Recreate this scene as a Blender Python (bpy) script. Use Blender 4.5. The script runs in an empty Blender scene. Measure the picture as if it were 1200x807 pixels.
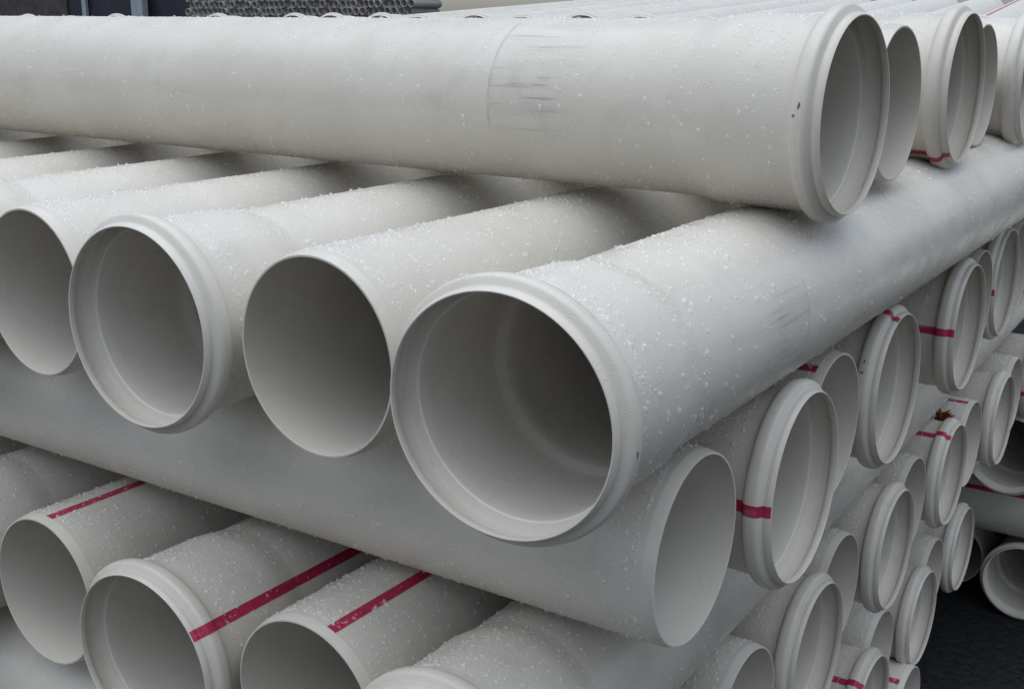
import bpy, bmesh, math, random
from mathutils import Vector, Matrix

# ---------------------------------------------------------------- camera, sky, sun, exposure
scene = bpy.context.scene
COL = scene.collection

CAM_POS = (2.477, -1.915, 0.6124)
YAW, PITCH, ROLL, FPX = 0.5909, 0.2623, 0.0031, 1393.63
fwd = Vector((-math.sin(YAW)*math.cos(PITCH), math.cos(YAW)*math.cos(PITCH), -math.sin(PITCH)))
rgt = Vector((math.cos(YAW), math.sin(YAW), 0))
upv = rgt.cross(fwd)
r2 = rgt*math.cos(ROLL) + upv*math.sin(ROLL)
u2 = -rgt*math.sin(ROLL) + upv*math.cos(ROLL)
cam_data = bpy.data.cameras.new('camera')
cam_data.sensor_width = 36.0
cam_data.lens = FPX/1200.0*36.0
cam_data.clip_start = 0.05
cam_data.clip_end = 1000.0
cam = bpy.data.objects.new('camera', cam_data)
M = Matrix((r2, u2, -fwd)).transposed().to_4x4()
M.translation = Vector(CAM_POS)
cam.matrix_world = M
COL.objects.link(cam)
scene.camera = cam

SUN_ELEV, SUN_AZ = math.radians(83), math.radians(205)   # azimuth measured clockwise from +Y
world = bpy.data.worlds.new('World')
scene.world = world
world.use_nodes = True
wn, wl = world.node_tree.nodes, world.node_tree.links
wn.clear()
sky = wn.new('ShaderNodeTexSky'); sky.sky_type = 'NISHITA'; sky.sun_disc = False
sky.sun_elevation = SUN_ELEV; sky.sun_rotation = SUN_AZ
sky.air_density = 1.0; sky.dust_density = 2.0; sky.ozone_density = 1.0
hs = wn.new('ShaderNodeHueSaturation'); hs.inputs['Saturation'].default_value = 0.58
bg = wn.new('ShaderNodeBackground'); bg.inputs['Strength'].default_value = 0.095
wo = wn.new('ShaderNodeOutputWorld')
wl.new(sky.outputs[0], hs.inputs['Color']); wl.new(hs.outputs[0], bg.inputs['Color']); wl.new(bg.outputs[0], wo.inputs['Surface'])

sl = bpy.data.lights.new('overcast_sun', 'SUN')
sl.energy = 1.4; sl.angle = math.radians(95); sl.color = (0.80, 0.915, 1.0)
sun = bpy.data.objects.new('overcast_sun', sl)
sd = Vector((math.sin(SUN_AZ)*math.cos(SUN_ELEV), math.cos(SUN_AZ)*math.cos(SUN_ELEV), math.sin(SUN_ELEV)))
sun.rotation_euler = sd.to_track_quat('Z', 'Y').to_euler()
sun.location = (0, 0, 12)
COL.objects.link(sun)

scene.view_settings.view_transform = 'Standard'
scene.view_settings.look = 'None'
scene.view_settings.exposure = 0.66
scene.view_settings.gamma = 1.0
scene.view_settings.use_curve_mapping = False

# ---------------------------------------------------------------- helpers
rng = random.Random(7)

def new_mat(name):
    m = bpy.data.materials.new(name); m.use_nodes = True
    nt = m.node_tree
    return m, nt, nt.nodes['Principled BSDF']

def node(nt, kind, **kw):
    n = nt.nodes.new(kind)
    for k, v in kw.items():
        if k.startswith('i_'):
            n.inputs[k[2:].replace('_', ' ')].default_value = v
        else:
            setattr(n, k, v)
    return n

def ramp(nt, src, p0, c0, p1, c1):
    r = nt.nodes.new('ShaderNodeValToRGB')
    e = r.color_ramp.elements
    e[0].position, e[0].color = p0, c0
    e[1].position, e[1].color = p1, c1
    nt.links.new(src, r.inputs[0])
    return r.outputs['Color']

def mixc(nt, fac, a, b):
    m = nt.nodes.new('ShaderNodeMix'); m.data_type = 'RGBA'
    for s, v in ((m.inputs[0], fac), (m.inputs[6], a), (m.inputs[7], b)):
        if hasattr(v, 'links') or isinstance(v, bpy.types.NodeSocket):
            nt.links.new(v, s)
        else:
            s.default_value = v
    return m.outputs[2]

def obj(name, me, parent=None, mat=None, loc=None, rot=None):
    o = bpy.data.objects.new(name, me)
    COL.objects.link(o)
    if parent is not None: o.parent = parent
    if mat is not None and me is not None and not me.materials: me.materials.append(mat)
    if loc is not None: o.location = loc
    if rot is not None: o.rotation_euler = rot
    return o

def tag(o, label=None, cat=None, group=None, kind=None):
    if label: o['label'] = label
    if cat: o['category'] = cat
    if group: o['group'] = group
    if kind: o['kind'] = kind
    return o

def empty(name, loc=(0, 0, 0), rot=(0, 0, 0)):
    o = bpy.data.objects.new(name, None); COL.objects.link(o)
    o.empty_display_size = 0.1
    o.location = loc; o.rotation_euler = rot
    return o

def lathe(name, prof, seg=112, sharp=32.0):
    """revolve an open profile of (d, r) round the local Y axis"""
    vs, fs = [], []
    n = len(prof)
    for i in range(seg):
        a = 2*math.pi*i/seg
        c, s = math.cos(a), math.sin(a)
        for d, r in prof: vs.append((r*c, d, r*s))
    for i in range(seg):
        j = (i+1) % seg
        for k in range(n-1):
            fs.append((i*n+k, i*n+k+1, j*n+k+1, j*n+k))
    me = bpy.data.meshes.new(name)
    me.from_pydata(vs, [], fs)
    me.shade_smooth()
    me.set_sharp_from_angle(angle=math.radians(sharp))
    return me

def box_mesh(name, x0, x1, y0, y1, z0, z1, bev=0.0):
    bm = bmesh.new()
    bmesh.ops.create_cube(bm, size=1.0)
    for v in bm.verts:
        v.co = Vector(((x0+x1)/2+v.co.x*(x1-x0), (y0+y1)/2+v.co.y*(y1-y0), (z0+z1)/2+v.co.z*(z1-z0)))
    if bev > 0:
        bmesh.ops.bevel(bm, geom=bm.edges[:], offset=bev, segments=2, profile=0.6, affect='EDGES')
    me = bpy.data.meshes.new(name); bm.to_mesh(me); bm.free()
    return me

# ---------------------------------------------------------------- materials
def make_pvc():
    m, nt, b = new_mat('grey_pvc')
    L = nt.links
    tc = node(nt, 'ShaderNodeTexCoord'); oi = node(nt, 'ShaderNodeObjectInfo')
    mul = node(nt, 'ShaderNodeVectorMath', operation='SCALE'); mul.inputs[3].default_value = 37.0
    L.new(oi.outputs['Color'], mul.inputs[0])
    sepc = node(nt, 'ShaderNodeSeparateColor'); L.new(oi.outputs['Color'], sepc.inputs[0])
    add = node(nt, 'ShaderNodeVectorMath', operation='ADD')
    L.new(tc.outputs['Object'], add.inputs[0]); L.new(mul.outputs[0], add.inputs[1])
    P = add.outputs[0]
    # broad mottling
    n1 = node(nt, 'ShaderNodeTexNoise', i_Scale=3.0, i_Detail=5.0, i_Roughness=0.6); L.new(P, n1.inputs['Vector'])
    base = ramp(nt, n1.outputs['Fac'], 0.3, (0.620, 0.572, 0.505, 1), 0.72, (0.685, 0.642, 0.578, 1))
    # fine drag lines along the length (extrusion / handling)
    mp = node(nt, 'ShaderNodeMapping'); mp.inputs['Scale'].default_value = (60, 1.3, 60); L.new(P, mp.inputs['Vector'])
    n2 = node(nt, 'ShaderNodeTexNoise', i_Scale=1.0, i_Detail=4.0, i_Roughness=0.65); L.new(mp.outputs[0], n2.inputs['Vector'])
    s2 = ramp(nt, n2.outputs['Fac'], 0.64, (0, 0, 0, 1), 0.82, (0.32, 0.32, 0.32, 1))
    base = mixc(nt, s2, base, (0.40, 0.385, 0.35, 1))
    # grime specks
    n3 = node(nt, 'ShaderNodeTexNoise', i_Scale=46.0, i_Detail=3.0, i_Roughness=0.7); L.new(P, n3.inputs['Vector'])
    s3 = ramp(nt, n3.outputs['Fac'], 0.72, (0, 0, 0, 1), 0.86, (0.35, 0.35, 0.35, 1))
    base = mixc(nt, s3, base, (0.30, 0.28, 0.25, 1))
    # dirty water marks: irregular tide lines
    n8 = node(nt, 'ShaderNodeTexNoise', i_Scale=7.0, i_Detail=7.0, i_Roughness=0.68, i_Distortion=0.6); L.new(P, n8.inputs['Vector'])
    s8 = ramp(nt, n8.outputs['Fac'], 0.55, (0, 0, 0, 1), 0.72, (0.30, 0.30, 0.30, 1))
    base = mixc(nt, s8, base, (0.44, 0.41, 0.36, 1))
    # fine scratches at odd angles
    mp2 = node(nt, 'ShaderNodeMapping'); mp2.inputs['Scale'].default_value = (14, 130, 14); mp2.inputs['Rotation'].default_value = (0.3, 0.2, 0.9); L.new(P, mp2.inputs['Vector'])
    n9 = node(nt, 'ShaderNodeTexNoise', i_Scale=1.0, i_Detail=2.0); L.new(mp2.outputs[0], n9.inputs['Vector'])
    s9 = ramp(nt, n9.outputs['Fac'], 0.70, (0, 0, 0, 1), 0.78, (0.28, 0.28, 0.28, 1))
    base = mixc(nt, s9, base, (0.36, 0.35, 0.33, 1))
    # pipe to pipe tint
    tint = ramp(nt, sepc.outputs[0], 0.0, (0.90, 0.895, 0.87, 1), 1.0, (1, 1, 1, 1))
    mm = nt.nodes.new('ShaderNodeMix'); mm.data_type = 'RGBA'; mm.blend_type = 'MULTIPLY'; mm.inputs[0].default_value = 1.0
    L.new(base, mm.inputs[6]); L.new(tint, mm.inputs[7])
    L.new(mm.outputs[2], b.inputs['Base Color'])
    # wet film: roughness varies
    n4 = node(nt, 'ShaderNodeTexNoise', i_Scale=9.0, i_Detail=4.0); L.new(P, n4.inputs['Vector'])
    rr = node(nt, 'ShaderNodeMapRange'); rr.inputs['From Min'].default_value = 0.35; rr.inputs['From Max'].default_value = 0.68
    rr.inputs['To Min'].default_value = 0.24; rr.inputs['To Max'].default_value = 0.46
    L.new(n4.outputs['Fac'], rr.inputs['Value']); L.new(rr.outputs[0], b.inputs['Roughness'])
    b.inputs['Specular IOR Level'].default_value = 0.45
    # bump: mist of minute droplets + slight unevenness
    vo = node(nt, 'ShaderNodeTexVoronoi', i_Scale=210.0); L.new(P, vo.inputs['Vector'])
    dm = node(nt, 'ShaderNodeMapRange'); dm.interpolation_type = 'SMOOTHSTEP'
    dm.inputs['From Min'].default_value = 0.42; dm.inputs['From Max'].default_value = 0.08
    L.new(vo.outputs['Distance'], dm.inputs['Value'])
    n5 = node(nt, 'ShaderNodeTexNoise', i_Scale=22.0, i_Detail=3.0); L.new(P, n5.inputs['Vector'])
    g5 = ramp(nt, n5.outputs['Fac'], 0.46, (0, 0, 0, 1), 0.62, (1, 1, 1, 1))
    mk = node(nt, 'ShaderNodeMath', operation='MULTIPLY'); L.new(dm.outputs[0], mk.inputs[0]); L.new(g5, mk.inputs[1])
    bp = node(nt, 'ShaderNodeBump', i_Strength=0.5, i_Distance=0.0009); L.new(mk.outputs[0], bp.inputs['Height'])
    n6 = node(nt, 'ShaderNodeTexNoise', i_Scale=5.0, i_Detail=2.0); L.new(P, n6.inputs['Vector'])
    bp2 = node(nt, 'ShaderNodeBump', i_Strength=0.35, i_Distance=0.004); L.new(n6.outputs['Fac'], bp2.inputs['Height'])
    L.new(bp.outputs[0], bp2.inputs['Normal'])
    L.new(bp2.outputs[0], b.inputs['Normal'])
    return m

def make_plain(name, col, rough, noise_scale=8.0, var=0.25, bump=0.0, spec=0.4):
    m, nt, b = new_mat(name)
    tc = node(nt, 'ShaderNodeTexCoord')
    n = node(nt, 'ShaderNodeTexNoise', i_Scale=noise_scale, i_Detail=6.0, i_Roughness=0.62)
    nt.links.new(tc.outputs['Object'], n.inputs['Vector'])
    lo = tuple(c*(1-var) for c in col)+(1,); hi = tuple(min(1, c*(1+var)) for c in col)+(1,)
    nt.links.new(ramp(nt, n.outputs['Fac'], 0.3, lo, 0.7, hi), b.inputs['Base Color'])
    b.inputs['Roughness'].default_value = rough
    b.inputs['Specular IOR Level'].default_value = spec
    if bump:
        bp = node(nt, 'ShaderNodeBump', i_Strength=0.7, i_Distance=bump)
        nt.links.new(n.outputs['Fac'], bp.inputs['Height']); nt.links.new(bp.outputs[0], b.inputs['Normal'])
    return m

def make_water():
    """bead of rain: clear body that lets the pipe show through, milky core, bright glint"""
    m, nt, b = new_mat('water_drop')
    L = nt.links
    tr = node(nt, 'ShaderNodeBsdfTransparent'); tr.inputs['Color'].default_value = (1, 1, 1, 1)
    tl = node(nt, 'ShaderNodeBsdfTranslucent'); tl.inputs['Color'].default_value = (0.95, 0.95, 0.95, 1)
    df = node(nt, 'ShaderNodeBsdfDiffuse'); df.inputs['Color'].default_value = (0.92, 0.93, 0.94, 1)
    gl = node(nt, 'ShaderNodeBsdfGlossy'); gl.inputs['Roughness'].default_value = 0.06
    gl.inputs['Color'].default_value = (1, 1, 1, 1)
    m1 = node(nt, 'ShaderNodeMixShader'); m1.inputs[0].default_value = 0.5
    L.new(tl.outputs[0], m1.inputs[1]); L.new(df.outputs[0], m1.inputs[2])
    m2 = node(nt, 'ShaderNodeMixShader'); m2.inputs[0].default_value = 0.30
    L.new(tr.outputs[0], m2.inputs[1]); L.new(m1.outputs[0], m2.inputs[2])
    fr = node(nt, 'ShaderNodeFresnel'); fr.inputs['IOR'].default_value = 1.5
    m3 = node(nt, 'ShaderNodeMixShader')
    L.new(fr.outputs[0], m3.inputs[0]); L.new(m2.outputs[0], m3.inputs[1]); L.new(gl.outputs[0], m3.inputs[2])
    # only the outer face of a bead shines or scatters; its far side is clear
    geo = node(nt, 'ShaderNodeNewGeometry'); m4 = node(nt, 'ShaderNodeMixShader')
    L.new(geo.outputs['Backfacing'], m4.inputs[0]); L.new(m3.outputs[0], m4.inputs[1]); L.new(tr.outputs[0], m4.inputs[2])
    m3 = m4
    out = [n for n in nt.nodes if n.type == 'OUTPUT_MATERIAL'][0]
    L.new(m3.outputs[0], out.inputs['Surface'])
    nt.nodes.remove(b)
    return m

def make_scuff():
    """rubbed dirt: dark streaks along the pipe, transparent between; uv u = along, v = around"""
    m, nt, b = new_mat('scuff_dirt')
    L = nt.links
    tc = node(nt, 'ShaderNodeTexCoord')
    mp = node(nt, 'ShaderNodeMapping'); mp.inputs['Scale'].default_value = (0.9, 22.0, 1.0)
    L.new(tc.outputs['UV'], mp.inputs['Vector'])
    n = node(nt, 'ShaderNodeTexNoise', i_Scale=1.0, i_Detail=5.0, i_Roughness=0.7); L.new(mp.outputs[0], n.inputs['Vector'])
    st = node(nt, 'ShaderNodeMapRange'); st.inputs['From Min'].default_value = 0.56; st.inputs['From Max'].default_value = 0.74
    L.new(n.outputs['Fac'], st.inputs['Value'])
    sx = node(nt, 'ShaderNodeSeparateXYZ'); L.new(tc.outputs['UV'], sx.inputs[0])
    def fade(sock, a, bb, c, d):
        f1 = node(nt, 'ShaderNodeMapRange'); f1.interpolation_type = 'SMOOTHSTEP'
        f1.inputs['From Min'].default_value = a; f1.inputs['From Max'].default_value = bb; L.new(sock, f1.inputs['Value'])
        f2 = node(nt, 'ShaderNodeMapRange'); f2.interpolation_type = 'SMOOTHSTEP'
        f2.inputs['From Min'].default_value = d; f2.inputs['From Max'].default_value = c; L.new(sock, f2.inputs['Value'])
        k = node(nt, 'ShaderNodeMath', operation='MULTIPLY'); L.new(f1.outputs[0], k.inputs[0]); L.new(f2.outputs[0], k.inputs[1])
        return k.outputs[0]
    fu = fade(sx.outputs['X'], 0.0, 0.5, 0.975, 0.99); fv = fade(sx.outputs['Y'], 0.0, 0.15, 0.85, 1.0)
    k = node(nt, 'ShaderNodeMath', operation='MULTIPLY'); L.new(fu, k.inputs[0]); L.new(fv, k.inputs[1])
    k2 = node(nt, 'ShaderNodeMath', operation='MULTIPLY'); L.new(k.outputs[0], k2.inputs[0]); L.new(st.outputs[0], k2.inputs[1])
    # crisp edge line where the neighbouring socket rubbed
    e = node(nt, 'ShaderNodeMapRange'); e.inputs['From Min'].default_value = 0.965; e.inputs['From Max'].default_value = 0.985
    L.new(sx.outputs['X'], e.inputs['Value'])
    n2 = node(nt, 'ShaderNodeTexNoise', i_Scale=9.0, i_Detail=3.0); L.new(tc.outputs['UV'], n2.inputs['Vector'])
    e2 = node(nt, 'ShaderNodeMath', operation='MULTIPLY'); L.new(e.outputs[0], e2.inputs[0]); L.new(n2.outputs['Fac'], e2.inputs[1])
    e2b = node(nt, 'ShaderNodeMath', operation='MULTIPLY'); e2b.inputs[1].default_value = 0.55; L.new(e2.outputs[0], e2b.inputs[0])
    e3 = node(nt, 'ShaderNodeMath', operation='MULTIPLY'); L.new(e2b.outputs[0], e3.inputs[0]); L.new(fv, e3.inputs[1])
    mx = node(nt, 'ShaderNodeMath', operation='MAXIMUM'); L.new(k2.outputs[0], mx.inputs[0]); L.new(e3.outputs[0], mx.inputs[1])
    n7 = node(nt, 'ShaderNodeTexNoise', i_Scale=3.5, i_Detail=4.0); L.new(mp.outputs[0], n7.inputs['Vector']); n7.inputs['Scale'].default_value = 0.45
    sm = node(nt, 'ShaderNodeMapRange'); sm.inputs['From Min'].default_value = 0.40; sm.inputs['From Max'].default_value = 0.75; sm.inputs['To Max'].default_value = 0.16
    L.new(n7.outputs['Fac'], sm.inputs['Value'])
    k9 = node(nt, 'ShaderNodeMath', operation='MULTIPLY'); L.new(sm.outputs[0], k9.inputs[0]); L.new(k.outputs[0], k9.inputs[1])
    ma = node(nt, 'ShaderNodeMath', operation='ADD'); ma.use_clamp = True; L.new(mx.outputs[0], ma.inputs[0]); L.new(k9.outputs[0], ma.inputs[1])
    sc = node(nt, 'ShaderNodeMath', operation='MULTIPLY'); sc.inputs[1].default_value = 0.40; L.new(ma.outputs[0], sc.inputs[0])
    L.new(sc.outputs[0], b.inputs['Alpha'])
    b.inputs['Base Color'].default_value = (0.10, 0.10, 0.105, 1)
    b.inputs['Roughness'].default_value = 0.6
    return m

PVC = make_pvc()
def make_red():
    m, nt, b = new_mat('red_print'); L = nt.links
    tc = node(nt, 'ShaderNodeTexCoord'); oi = node(nt, 'ShaderNodeObjectInfo')
    ad = node(nt, 'ShaderNodeVectorMath', operation='ADD'); L.new(tc.outputs['Object'], ad.inputs[0]); L.new(oi.outputs['Random'], ad.inputs[1])
    n = node(nt, 'ShaderNodeTexNoise', i_Scale=34.0, i_Detail=6.0, i_Roughness=0.7); L.new(ad.outputs[0], n.inputs['Vector'])
    mp = node(nt, 'ShaderNodeMapping'); mp.inputs['Scale'].default_value = (90, 5, 90); L.new(ad.outputs[0], mp.inputs['Vector'])
    n2 = node(nt, 'ShaderNodeTexNoise', i_Scale=1.0, i_Detail=4.0); L.new(mp.outputs[0], n2.inputs['Vector'])
    c = ramp(nt, n.outputs['Fac'], 0.3, (0.33, 0.012, 0.055, 1), 0.7, (0.47, 0.026, 0.085, 1))
    c = mixc(nt, ramp(nt, n2.outputs['Fac'], 0.58, (0, 0, 0, 1), 0.74, (0.75, 0.75, 0.75, 1)), c, (0.42, 0.19, 0.21, 1))
    L.new(c, b.inputs['Base Color']); b.inputs['Roughness'].default_value = 0.42
    return m
RED = make_red()
WATER = make_water()
SCUFF = make_scuff()
NICK = make_plain('black_nick', (0.12, 0.12, 0.12), 0.7, 60.0, 0.4)
ASPHALT = make_plain('shaded_wet_asphalt', (0.011, 0.012, 0.014), 0.6, 22.0, 0.8, 0.02, 0.4)  # wet asphalt, with the ground's shade also put into its base colour
CONCRETE = make_plain('concrete', (0.05, 0.048, 0.047), 0.85, 3.0, 0.3, 0.004)
TIMBER = make_plain('old_timber', (0.10, 0.07, 0.045), 0.85, 12.0, 0.4, 0.004)
CLAD = make_plain('dark_cladding', (0.020, 0.022, 0.032), 0.6, 1.5, 0.3)
BROWN = make_plain('brown_shutter', (0.055, 0.045, 0.042), 0.7, 2.0, 0.4)
STEEL = make_plain('galvanised_post', (0.30, 0.33, 0.36), 0.5, 5.0, 0.15)
OFFWHITE = make_plain('small_pipe_pvc', (0.30, 0.28, 0.26), 0.5, 3.0, 0.2)
LEAF = make_plain('dry_leaf', (0.26, 0.085, 0.025), 0.7, 30.0, 0.7, 0.002)
LEAF2 = make_plain('pale_leaf', (0.50, 0.27, 0.18), 0.7, 30.0, 0.4, 0.002)

# ---------------------------------------------------------------- the ground
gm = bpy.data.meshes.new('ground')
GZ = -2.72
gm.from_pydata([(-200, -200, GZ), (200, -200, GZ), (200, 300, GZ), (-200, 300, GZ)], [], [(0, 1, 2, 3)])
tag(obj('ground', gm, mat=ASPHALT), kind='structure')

# ---------------------------------------------------------------- the pipe
R, RM, RB, WALL, LEN = 0.201, 0.2165, 0.2372, 0.0098, 6.0
SH0, SH1 = 0.270, 0.345          # shoulder start / end

SOCKET_OUT = [(0.0015, RM-0.0012), (0.004, RM), (0.008, RM+0.0022), (0.0125, RM+0.0030), (0.0160, RM+0.0022), (0.0185, RM+0.0022), (0.0210, RM+0.0060), (0.0240, RB-0.0060), (0.0285, RB-0.0016),
              (0.0355, RB), (0.046, RB-0.0006), (0.054, RB-0.0022), (0.0600, RB-0.0062), (0.0640, RB-0.0140), (0.0665, 0.2180), (0.072, 0.2155),
              (0.10, 0.2145), (0.18, 0.2140), (SH0-0.03, 0.2137), (SH0-0.012, 0.2134), (SH0+0.004, 0.2126), (SH0+0.020, 0.2106), (SH0+0.040, 0.2068), (SH0+0.055, 0.2038), (SH0+0.066, 0.2019), (SH1, R)]
SOCKET_IN = [(SH1, R-WALL), (SH0+0.052, R-WALL+0.0004), (SH0+0.046, R-WALL+0.0022), (SH0+0.028, 0.2000), (SH0+0.020, 0.2013), (SH0-0.004, 0.2014), (0.20, 0.2015), (0.10, 0.2016),
             (0.072, 0.2018), (0.0655, 0.2030), (0.0625, 0.2062), (0.0600, 0.2200), (0.0560, 0.2262), (0.046, 0.2275), (0.032, 0.2270), (0.024, 0.2240),
             (0.019, 0.2165), (0.0155, 0.2128), (0.011, 0.2115), (0.004, 0.2112), (0.0006, 0.2118), (0.0, 0.2130), (0.0, RM-0.0025), (0.0015, RM-0.0012)]
CH = 0.024
SPIGOT_OUT = [(LEN-CH, R), (LEN-CH+0.0015, R-0.0004), (LEN-0.003, R-0.0042), (LEN-0.0006, R-0.0050), (LEN, R-0.0058)]
SPIGOT_IN = [(LEN, R-0.0058), (LEN, R-WALL+0.0006), (LEN-0.0008, R-WALL), (LEN-CH, R-WALL)]
ys = [SH1+(LEN-CH-SH1)*i/6 for i in range(7)]
TUBE_OUT = [(y, R) for y in ys]
TUBE_IN = [(y, R-WALL) for y in reversed(ys)]

def flip(pr): return [(LEN-d, r) for d, r in reversed(pr)]

def two_skins(name, a, b):
    """outer and inner skin of the tube as one mesh"""
    m1 = lathe('tmp1', a); m2 = lathe('tmp2', b)
    bm = bmesh.new(); bm.from_mesh(m1); bm.from_mesh(m2)
    me = bpy.data.meshes.new(name); bm.to_mesh(me); bm.free()
    me.shade_smooth()
    bpy.data.meshes.remove(m1); bpy.data.meshes.remove(m2)
    return me

ME = {}
for fl in (False, True):
    f = flip if fl else (lambda p: list(p))
    ME['socket', fl] = lathe('socket_end', f(SOCKET_OUT[::-1]+[] if False else (SOCKET_IN + SOCKET_OUT[1:])))
    ME['tube', fl] = two_skins('tube', f(TUBE_OUT), f(TUBE_IN))
    ME['spigot', fl] = lathe('spigot_end', f(SPIGOT_OUT + SPIGOT_IN[1:]), sharp=20)
for me in ME.values():
    bm = bmesh.new(); bm.from_mesh(me)
    bm.normal_update()
    me.materials.append(PVC)
    bm.free()

def strip_mesh(name, prof, width, lift=0.0007, nseg=4):
    vs, fs = [], []
    for d, r in prof:
        rr = r+lift
        for k in range(nseg+1):
            a = (k/nseg-0.5)*width/r
            vs.append((rr*math.cos(a), d, rr*math.sin(a)))
    n = nseg+1
    for i in range(len(prof)-1):
        for k in range(nseg):
            fs.append((i*n+k, i*n+k+1, (i+1)*n+k+1, (i+1)*n+k))
    me = bpy.data.meshes.new(name); me.from_pydata(vs, [], fs); me.shade_smooth()
    me.materials.append(RED)
    return me

STRIPE_PROF = [p for p in SOCKET_OUT] + TUBE_OUT[1:]
ME['stripe', False] = strip_mesh('red_stripe', STRIPE_PROF, 0.025)
ME['stripe', True] = strip_mesh('red_stripe', flip(STRIPE_PROF), 0.025)

def outer_r(d):
    for (d0, r0), (d1, r1) in zip(SOCKET_OUT, SOCKET_OUT[1:]):
        if d0 <= d <= d1: return r0+(r1-r0)*(d-d0)/(d1-d0)
    return R

def droplets(name, seed, fl, count):
    """beads of rain on the upper surfaces, hanging beads underneath, a few inside"""
    rg = random.Random(seed)
    vs, fs = [], []
    def bead(d, a, rad, ln, inner=False, hgt=0.55):
        r = outer_r(d) if not inner else R-WALL
        dd = LEN-d if fl else d
        n = 6
        ca, sa = math.cos(a), math.sin(a)
        nrm = Vector((ca, 0, sa)); tan = Vector((-sa, 0, ca)); ax = Vector((0, 1, 0))
        if inner: nrm = -nrm
        c = Vector((r*ca, dd, r*sa))
        b0 = len(vs)
        ph = rg.random()*6.28
        wob = [1+rg.uniform(-.18, .18) for _ in range(n)]
        for (q, h) in ((1.0, -0.12), (0.86, 0.32*2*hgt), (0.5, 0.80*2*hgt)):
            for k in range(n):
                t = ph+2*math.pi*k/n
                p = c + tan*(rad*q*ln*wob[k]*math.sin(t)) + ax*(rad*q*wob[k]*math.cos(t)) + nrm*(rad*h)
                vs.append(tuple(p))
        vs.append(tuple(c+nrm*(rad*1.0*2*hgt)))
        for g in range(2):
            for k in range(n):
                k2 = (k+1) % n
                fs.append((b0+g*n+k, b0+g*n+k2, b0+(g+1)*n+k2, b0+(g+1)*n+k))
        for k in range(n):
            fs.append((b0+2*n+k, b0+2*n+(k+1) % n, b0+3*n))
    lo = 0.34
    last = None
    for q in range(count):
        # more beads on the first metres (all that can be seen) than far down the pipe
        d = 0.1+(LEN-0.16)*rg.random()**1.7
        if fl: d = LEN-0.04-(LEN-0.2)*rg.random()**1.7
        u = rg.random()
        if u < 0.50: a = math.pi/2+rg.gauss(0, 0.7)
        elif u < 0.78: a = rg.uniform(0, 2*math.pi)
        else: a = -math.pi/2+rg.gauss(0, 0.6)
        if q % 3 == 0 and last is not None:      # beads gather round earlier ones
            d = min(LEN-.04, max(.1, last[0]+rg.gauss(0, .010))); a = last[1]+rg.gauss(0, .045)
        elif rg.random() < .4: last = (d, a)
        if q % 7 == 0: rad = rg.uniform(0.0026, 0.0060)
        else: rad = min(0.0030, max(0.0009, math.exp(rg.gauss(math.log(0.0017), 0.35))))
        bead(d, a, rad, 1+rg.random()*0.6*abs(math.cos(a)), hgt=rg.uniform(.30, .56))
    for _ in range(90):
        d = 0.1+rg.random()*0.9
        if fl: d = LEN-d
        bead(d, -math.pi/2+rg.gauss(0, .6), min(.005, max(.001, math.exp(rg.gauss(math.log(.0018), .4)))), 1.1, inner=(d > SH1+.01 and True), hgt=.4) if d > SH1+.01 else None
    me = bpy.data.meshes.new(name); me.from_pydata(vs, [], fs); me.shade_smooth()
    me.materials.append(WATER)
    return me

DROPS = {False: [droplets('rain_drops', 11+k, False, 9000) for k in range(2)],
         True: [droplets('rain_drops', 21+k, True, 9000) for k in range(2)]}
drop_i = [0]
PARTS = {}

def make_pipe(label, group, pos, axis, kind, yaw=0.0, tilt=0.0, ov=0.0, stripe=None, drops=True, name='drain_pipe', rz=None):
    """pos = centre of the visible end; axis 'Y': end faces -Y, axis 'X': end faces +X; kind 'b' socket end, 'p' plain end"""
    fl = (kind == 'p')
    z = yaw + (math.pi/2 if axis == 'X' else 0.0) if rz is None else rz
    root = empty(name, pos, (tilt, 0, z))
    root.scale = (1+ov, 1, 1-ov)
    tag(root, label, 'pipe', group)
    PARTS[root.name] = (obj('tube', ME['tube', fl], root), obj('socket', ME['socket', fl], root))
    sp = obj('spigot', ME['spigot', fl], root)
    cc = (rng.random(), rng.random(), rng.random(), 1)
    for o in PARTS[root.name]+(sp,): o.color = cc
    if stripe is not None:
        obj('red_stripe', ME['stripe', fl], root, rot=(0, -math.radians(stripe), 0))
    if drops:
        drop_i[0] += 1
        tag(obj('rain_drops', DROPS[fl][drop_i[0] % 2], root), kind='stuff')
    return root

ORD = ['outermost', 'second', 'third', 'fourth', 'fifth', 'sixth', 'seventh', 'eighth', 'ninth', 'tenth', 'eleventh', 'twelfth', 'thirteenth', 'fourteenth']
LAYER = {1: 'top layer', 2: 'second layer down', 3: 'third layer down', 4: 'fourth layer down', 5: 'fifth layer down', 6: 'sixth layer down', 7: 'seventh layer down', 8: 'bottom layer'}
GROUP = 'pipes of the crossed stack'

def lab(i, layer, kind, stripe, extra=''):
    e = 'socket-ended' if kind == 'b' else 'plain-ended'
    pos = 'outermost pipe at the stack corner' if i == 0 else ORD[i]+' pipe in from the stack corner'
    s = 'grey %s %s, %s' % (e, pos, LAYER[layer])
    if extra: s += ', '+extra
    elif stripe is not None: s += ', red stripe'
    return s

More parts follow.
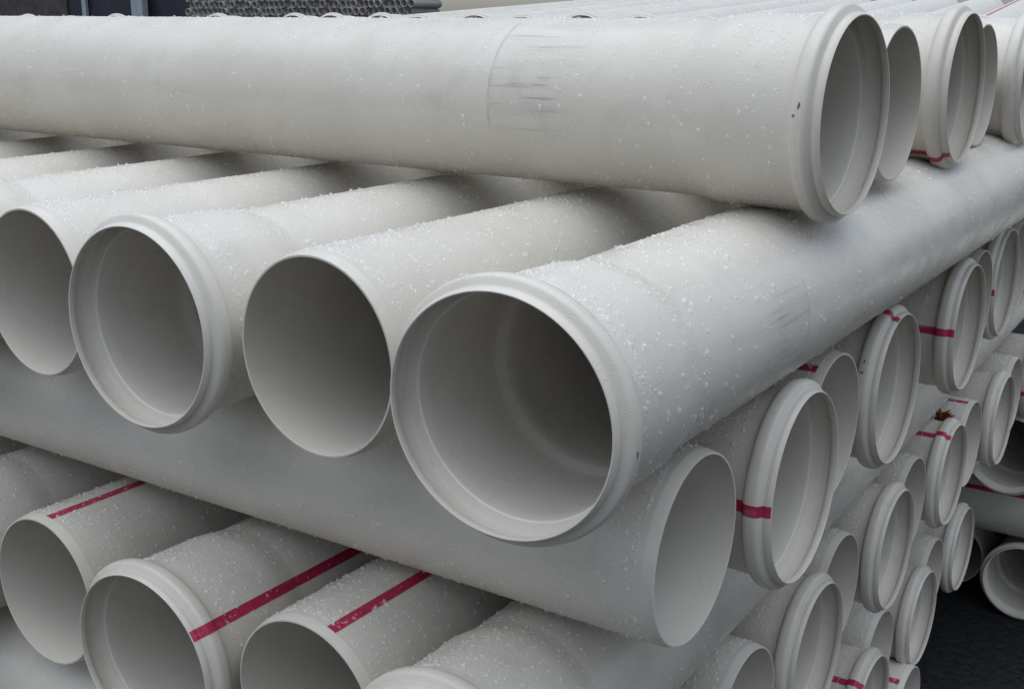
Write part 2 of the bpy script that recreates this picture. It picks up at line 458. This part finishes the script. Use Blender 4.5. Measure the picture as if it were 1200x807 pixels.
DEG = math.radians
Z = {1: 0.425, 2: 0.0, 3: -0.395, 4: -0.807, 5: -1.211, 6: -1.607, 7: -1.995, 8: -2.345}
PIPES = {}
def lay(layer, axis, items, drops=True):
    for i, it in enumerate(items):
        u, v, kind = it[0], it[1], it[2]
        kw = dict(it[3]) if len(it) > 3 else {}
        dz = kw.pop('dz', 0.0); extra = kw.pop('extra', ''); dr = kw.pop('drops', drops)
        PIPES[layer, i] = make_pipe(lab(i, layer, kind, kw.get('stripe'), extra), GROUP, (u, v, Z[layer]+dz), axis, kind, drops=dr, **kw)

# top layer, running left to right, ends at the right face
lay(1, 'X', [
    (1.644, 0.656, 'b', dict(yaw=-0.0114, tilt=0.0045, ov=0.0126, extra='scuffed barrel')),
    (1.578, 1.182, 'p', dict(ov=.0164, dz=-.004)),
    (1.592, 1.810, 'b', dict(ov=-.0058, dz=.009, stripe=237)),
    (1.536, 2.250, 'p', dict(ov=.0047)),
    (1.606, 2.716, 'b', {}),
    (1.55, 3.17, 'p', {}), (1.60, 3.62, 'b', {}), (1.55, 4.07, 'p', {}), (1.60, 4.52, 'b', {}), (1.56, 4.97, 'p', {})])

# second layer, running away, ends at the front face
lay(2, 'Y', [
    (1.439, -0.4165, 'b', dict(yaw=-0.0035, tilt=0.0166, ov=.0228, extra='rubbed dark streaks')),
    (0.951, -0.316, 'p', dict(yaw=-0.0036, tilt=0.006, ov=-.012)),
    (0.486, -0.362, 'b', dict(yaw=-0.0052, tilt=0.0085, ov=-.0017)),
    (0.016, -0.275, 'p', dict(yaw=-0.0293, tilt=0.008, ov=-.0198)),
    (-0.44, -0.35, 'b', dict(yaw=-.012, tilt=0.012)), (-0.89, -0.29, 'p', dict(yaw=-.004, tilt=0.012)), (-1.34, -0.36, 'b', dict(tilt=.012)), (-1.79, -0.30, 'p', dict(tilt=.012)),
    (-2.24, -0.36, 'b', dict(tilt=.012)), (-2.69, -0.28, 'p', dict(tilt=.012)), (-3.14, -0.36, 'b', dict(tilt=.012)), (-3.6, -0.28, 'p', dict(tilt=.012))])

# third layer
lay(3, 'X', [
    (1.569, 0.1035, 'p', dict(yaw=.014, tilt=.0120, ov=-.0085)),
    (1.631, 0.543, 'b', dict(ov=-.0327, stripe=177)),
    (1.542, 0.982, 'p', dict(stripe=118)),
    (1.579, 1.421, 'b', dict(ov=-.0178, stripe=104)),
    (1.30, 1.853, 'p', {}),
    (1.568, 2.288, 'b', dict(ov=-.0173, stripe=174)),
    (1.50, 2.715, 'p', {}),
    (1.508, 3.148, 'b', dict(ov=-.0125, stripe=181)),
    (1.47, 3.59, 'p', {}), (1.52, 4.03, 'b', {}), (1.47, 4.47, 'p', {})])

# fourth layer
lay(4, 'Y', [
    (1.25, -0.360, 'b', dict(yaw=.025)),
    (0.837, -0.272, 'p', dict(stripe=71)),
    (0.398, -0.350, 'b', dict(ov=.0182, stripe=34)),
    (-0.090, -0.259, 'p', dict(ov=-.0217, stripe=84)),
    (-0.545, -0.36, 'b', {}), (-1.0, -0.27, 'p', {}), (-1.45, -0.35, 'b', {}), (-1.9, -0.27, 'p', {}), (-2.35, -0.35, 'b', {}), (-2.8, -0.27, 'p', {})])

# fifth layer
lay(5, 'X', [
    (1.45, -0.05, 'p', dict(drops=False)), (1.46, 0.389, 'b', dict(drops=False)),
    (1.412, 0.828, 'p', {}),
    (1.457, 1.268, 'b', dict(ov=-.024)),
    (1.3685, 1.706, 'p', dict(stripe=150)),
    (1.429, 2.145, 'b', dict(ov=-.0193)),
    (1.356, 2.583, 'p', dict(ov=.0108)),
    (1.406, 3.022, 'b', dict(stripe=118)),
    (1.37, 3.461, 'p', dict(stripe=98)),
    (1.42, 3.90, 'b', {}),
    (1.37, 4.34, 'p', {}), (1.42, 4.78, 'b', dict(stripe=190))])

# sixth layer (only its outer pipe shows between the ends)
lay(6, 'Y', [(1.02, -0.35, 'b', {}), (0.57, -0.30, 'p', dict(drops=False)), (0.12, -0.35, 'b', dict(drops=False)), (-0.9, -0.3, 'p', dict(drops=False)), (-2.3, -0.35, 'b', dict(drops=False))])

# seventh layer
lay(7, 'X', [
    (1.30, 0.58, 'b', dict(drops=False)), (1.25, 1.02, 'p', dict(drops=False)), (1.33, 1.46, 'b', dict(drops=False)),
    (1.26, 1.90, 'p', {}),
    (1.341, 2.341, 'b', dict(stripe=130)),
    (1.233, 2.780, 'p', {}),
    (1.299, 3.2195, 'b', {}),
    (1.22, 3.655, 'p', {}),
    (1.2615, 4.089, 'b', {})])

# bottom layer, nested in the hollows of the seventh
lay(8, 'X', [
    (1.28, 0.80, 'p', dict(drops=False)), (1.33, 1.68, 'b', dict(drops=False)), (1.30, 2.12, 'p', dict(drops=False)), (1.35, 2.56, 'b', {}), (1.32, 3.0, 'p', dict(stripe=118))])

# scuffs and nicks on named pipes -------------------------------------------------
def scuff(parent, d0, d1, a0, a1, r, nu=6, nv=24):
    vs, fs, uv = [], [], []
    for i in range(nu+1):
        for j in range(nv+1):
            a = math.radians(a0+(a1-a0)*j/nv); d = d0+(d1-d0)*i/nu
            vs.append(((r+.0005)*math.cos(a), d, (r+.0005)*math.sin(a)))
    for i in range(nu):
        for j in range(nv):
            fs.append((i*(nv+1)+j, i*(nv+1)+j+1, (i+1)*(nv+1)+j+1, (i+1)*(nv+1)+j))
    me = bpy.data.meshes.new('scuff_mark'); me.from_pydata(vs, [], fs); me.shade_smooth()
    ul = me.uv_layers.new(name='UVMap')
    for lp in me.loops:
        k = lp.vertex_index; ul.data[lp.index].uv = ((k//(nv+1))/nu, (k % (nv+1))/nv)
    me.materials.append(SCUFF)
    tag(obj('scuff_mark', me, PARTS[parent.name][0]), label='dark rubbed streaks ending in a ring line')
scuff(PIPES[1, 0], 0.55, 0.835, 100, 205, R)
scuff(PIPES[2, 0], 0.58, 0.86, -32, 30, R)

def nick(parent, d, ang, sx, sz, seed):
    rg = random.Random(seed); vs = []; n = 9
    r = outer_r(d)+.0006
    vs.append((r*math.cos(ang), d, r*math.sin(ang)))
    for k in range(n):
        t = 2*math.pi*k/n; w = rg.uniform(.5, 1.1)
        dd = d+sx*w*math.cos(t); a = ang+sz*w*math.sin(t)/r; rr = outer_r(dd)+.0006
        vs.append((rr*math.cos(a), dd, rr*math.sin(a)))
    me = bpy.data.meshes.new('nick'); me.from_pydata(vs, [], [(0, 1+k, 1+(k+1) % n) for k in range(n)])
    me.materials.append(NICK)
    obj('nick', me, PARTS[parent.name][1])
nick(PIPES[1, 0], 0.040, math.radians(172), .004, .008, 1)
nick(PIPES[1, 0], 0.050, math.radians(177), .003, .004, 2)
nick(PIPES[2, 0], 0.036, math.radians(-6), .003, .009, 3)
nick(PIPES[3, 3], 0.045, math.radians(150), .003, .007, 4)
nick(PIPES[3, 3], 0.045, math.radians(157), .004, .004, 5)

# ---------------------------------------------------------------- second stack, beyond the right-hand corner
G2 = 'pipes of the far right stack'
make_pipe('grey socket-ended pipe highest in the dark far stack, above a striped pipe', G2, (1.32, 4.66, -1.645), 'Y', 'b', drops=False)
make_pipe('grey crosswise pipe with red stripe between open pipe ends of far stack', G2, (4.4, 5.05, -2.04), 'X', 'b', stripe=150, drops=False)
make_pipe('grey socket-ended pipe lying on the dark ground under the striped pipe', G2, (1.43, 4.92, -2.485), 'Y', 'b', drops=False)
make_pipe('grey plain-ended pipe on the ground half hidden behind the crossed stack', G2, (0.97, 5.12, -2.485), 'Y', 'p', drops=False)

for k, x in enumerate((1.78, 2.24, 2.70)):  # unseen pipes added to keep daylight off the gap between the lower ends
    make_pipe('%s unseen socket-ended pipe beside the open end, added to shade the far stack' % ('next', 'second', 'third')[k], G2, (x, 4.72+.04*k, -1.615), 'Y', 'b', drops=False)
for k, y in enumerate((5.52, 5.98, 6.44)):  # more unseen pipes, added for the same shade
    make_pipe('%s unseen crosswise pipe behind the striped pipe, added for shade' % ('first', 'second', 'third')[k], G2, (4.4, y, -2.025), 'X', 'p', drops=False)
for k, y in enumerate((5.30, 5.76, 6.22)):  # unseen upper layer, added so the stack below stays dark
    make_pipe('%s unseen pipe laid across the far stack, added to darken it' % ('front', 'middle', 'rear')[k], G2, (7.35, y, -1.205), 'X', 'p', drops=False)

# timber sleepers that carry the main stack
for k, x in enumerate((0.75, -1.2, -3.2)):
    tag(obj('timber_sleeper', box_mesh('timber_sleeper', x-.1, x+.1, -0.1, 3.25, GZ-.01, -2.543, .01), mat=TIMBER),
        'old brown timber sleeper on the ground under the crossed pipe stack', 'sleeper', 'sleepers under the stack')
    tag(obj('timber_block', box_mesh('timber_block', x-.1, x+.1, 3.32, 4.25, GZ-.01, -2.194, .01), mat=TIMBER),
        'squared timber block under the far pipes of the crossed stack', 'timber block', 'timber blocks under the stack')

# ---------------------------------------------------------------- stack behind, its ends peeping over the top layer
tag(obj('loading_platform', box_mesh('loading_platform', -26.0, 0.62, 5.95, 30.0, GZ-.01, 0.216, .02), mat=CONCRETE), 'long concrete loading platform behind the crossed pipe stack', 'platform')
G3 = 'pipes on the platform behind'
xs = [-1.68, -2.17, -2.70, -3.14, -3.71, -4.10]
xs = [1.10, 0.64, 0.18, -0.28, -0.74, -1.21] + xs
ORD1 = ['', 'first', 'second', 'third', 'fourth', 'fifth', 'sixth', 'seventh', 'eighth', 'ninth', 'tenth']
for i, x in enumerate(xs):
    make_pipe('white pipe with thin red stripe sloping up behind the top layer' if i == 1 else
              ('white sloping pipe at the platform edge, beside the red striped one' if i == 0 else 'white pipe sloping up behind the top layer, %s from the red striped one' % ORD1[i-1]),
              G3, (x, 5.92, (0.458 if i > 5 else 0.43)+(0.012 if i % 2 else 0)), 'Y', 'b', yaw=math.radians(8.2), tilt=0.05, stripe=(95 if i == 1 else None), drops=False)
for i, x in enumerate((-4.65, -5.09, -6.05, -7.48, -8.9)):
    make_pipe('white socket-ended pipe lying level on the platform, %s beside the sloping pipes' % ORD1[i+1], G3, (x, 5.92, 0.472), 'Y', 'b', yaw=math.radians(5), drops=False)

# ---------------------------------------------------------------- far background
def bundle():
    vs, fs = [], []
    pit = 0.165; ro, ri = 0.080, 0.068; seg = 12
    for row in range(13):
        for c in range(39):
            cx = c*pit+(pit/2 if row % 2 else 0); cz = row*pit*0.866+ro
            y0 = rng.uniform(-.05, .05)
            b0 = len(vs)
            for r, d in ((ri, .5), (ri, 0), (ro, 0), (ro, .9)):
                for k in range(seg):
                    a = 2*math.pi*k/seg; vs.append((cx+r*math.cos(a), y0+d, cz+r*math.sin(a)))
            for g in range(3):
                for k in range(seg):
                    k2 = (k+1) % seg
                    fs.append((b0+g*seg+k, b0+g*seg+k2, b0+(g+1)*seg+k2, b0+(g+1)*seg+k))
    me = bpy.data.meshes.new('pipe_bundle'); me.from_pydata(vs, [], fs); me.shade_smooth()
    return me
pb = obj('pipe_bundle', bundle(), mat=OFFWHITE, loc=(-18.95, 17.0, 0.216))
tag(pb, 'honeycomb heap of small pale pipe ends beside the dark warehouse', 'pipe heap', kind='stuff')

wh = empty('warehouse', (-30.0, 31.0, GZ))
tag(wh, 'dark warehouse with a grey post and brown shutter in the far background', 'building')
obj('wall', box_mesh('wall', -30, -4.76, 0.0, 12, 0, 9), wh, CLAD)
obj('roof', box_mesh('roof', -30.5, -4.3, -0.5, 12.5, 9.0, 9.3), wh, CLAD)
obj('shutter', box_mesh('shutter', -19.0, -12.24, -0.08, -0.003, 0.2, 6.5), wh, BROWN)
obj('post', box_mesh('post', -7.61, -6.95, -0.5, -0.2, 0.0, 8.9, .02), wh, STEEL)
obj('downpipe', box_mesh('downpipe', -11.1, -10.85, -0.2, -0.05, 0.0, 8.9, .02), wh, STEEL)

# ---------------------------------------------------------------- small thing: dry leaves caught in the stack
lv = empty('dry_leaf_clump', (1.285, 3.15, -1.035))
tag(lv, 'clump of rust brown dry leaves wedged between stacked pipes', 'leaves')
for k in range(48):
    bm = bmesh.new()
    pts = [(0, 0, 0), (.018, .012, .004), (.042, .016, .010), (.070, 0, .004), (.042, -.016, .010), (.018, -.012, .004)]
    v = [bm.verts.new(p) for p in pts]; c = bm.verts.new((.036, 0, -.002))
    for q in range(6): bm.faces.new((v[q], v[(q+1) % 6], c))
    bmesh.ops.solidify(bm, geom=bm.faces[:], thickness=.0012)
    me = bpy.data.meshes.new('leaf'); bm.to_mesh(me); bm.free()
    o = obj('leaf', me, lv, LEAF2 if k % 5 == 0 else LEAF,
            (rng.uniform(-.09, .03), rng.uniform(-.035, .07), rng.uniform(-.02, .055)), (rng.uniform(-1.2, 1.2), rng.uniform(-.9, .9), rng.uniform(0, 6.28)))
    o.scale = (1.15,)*3
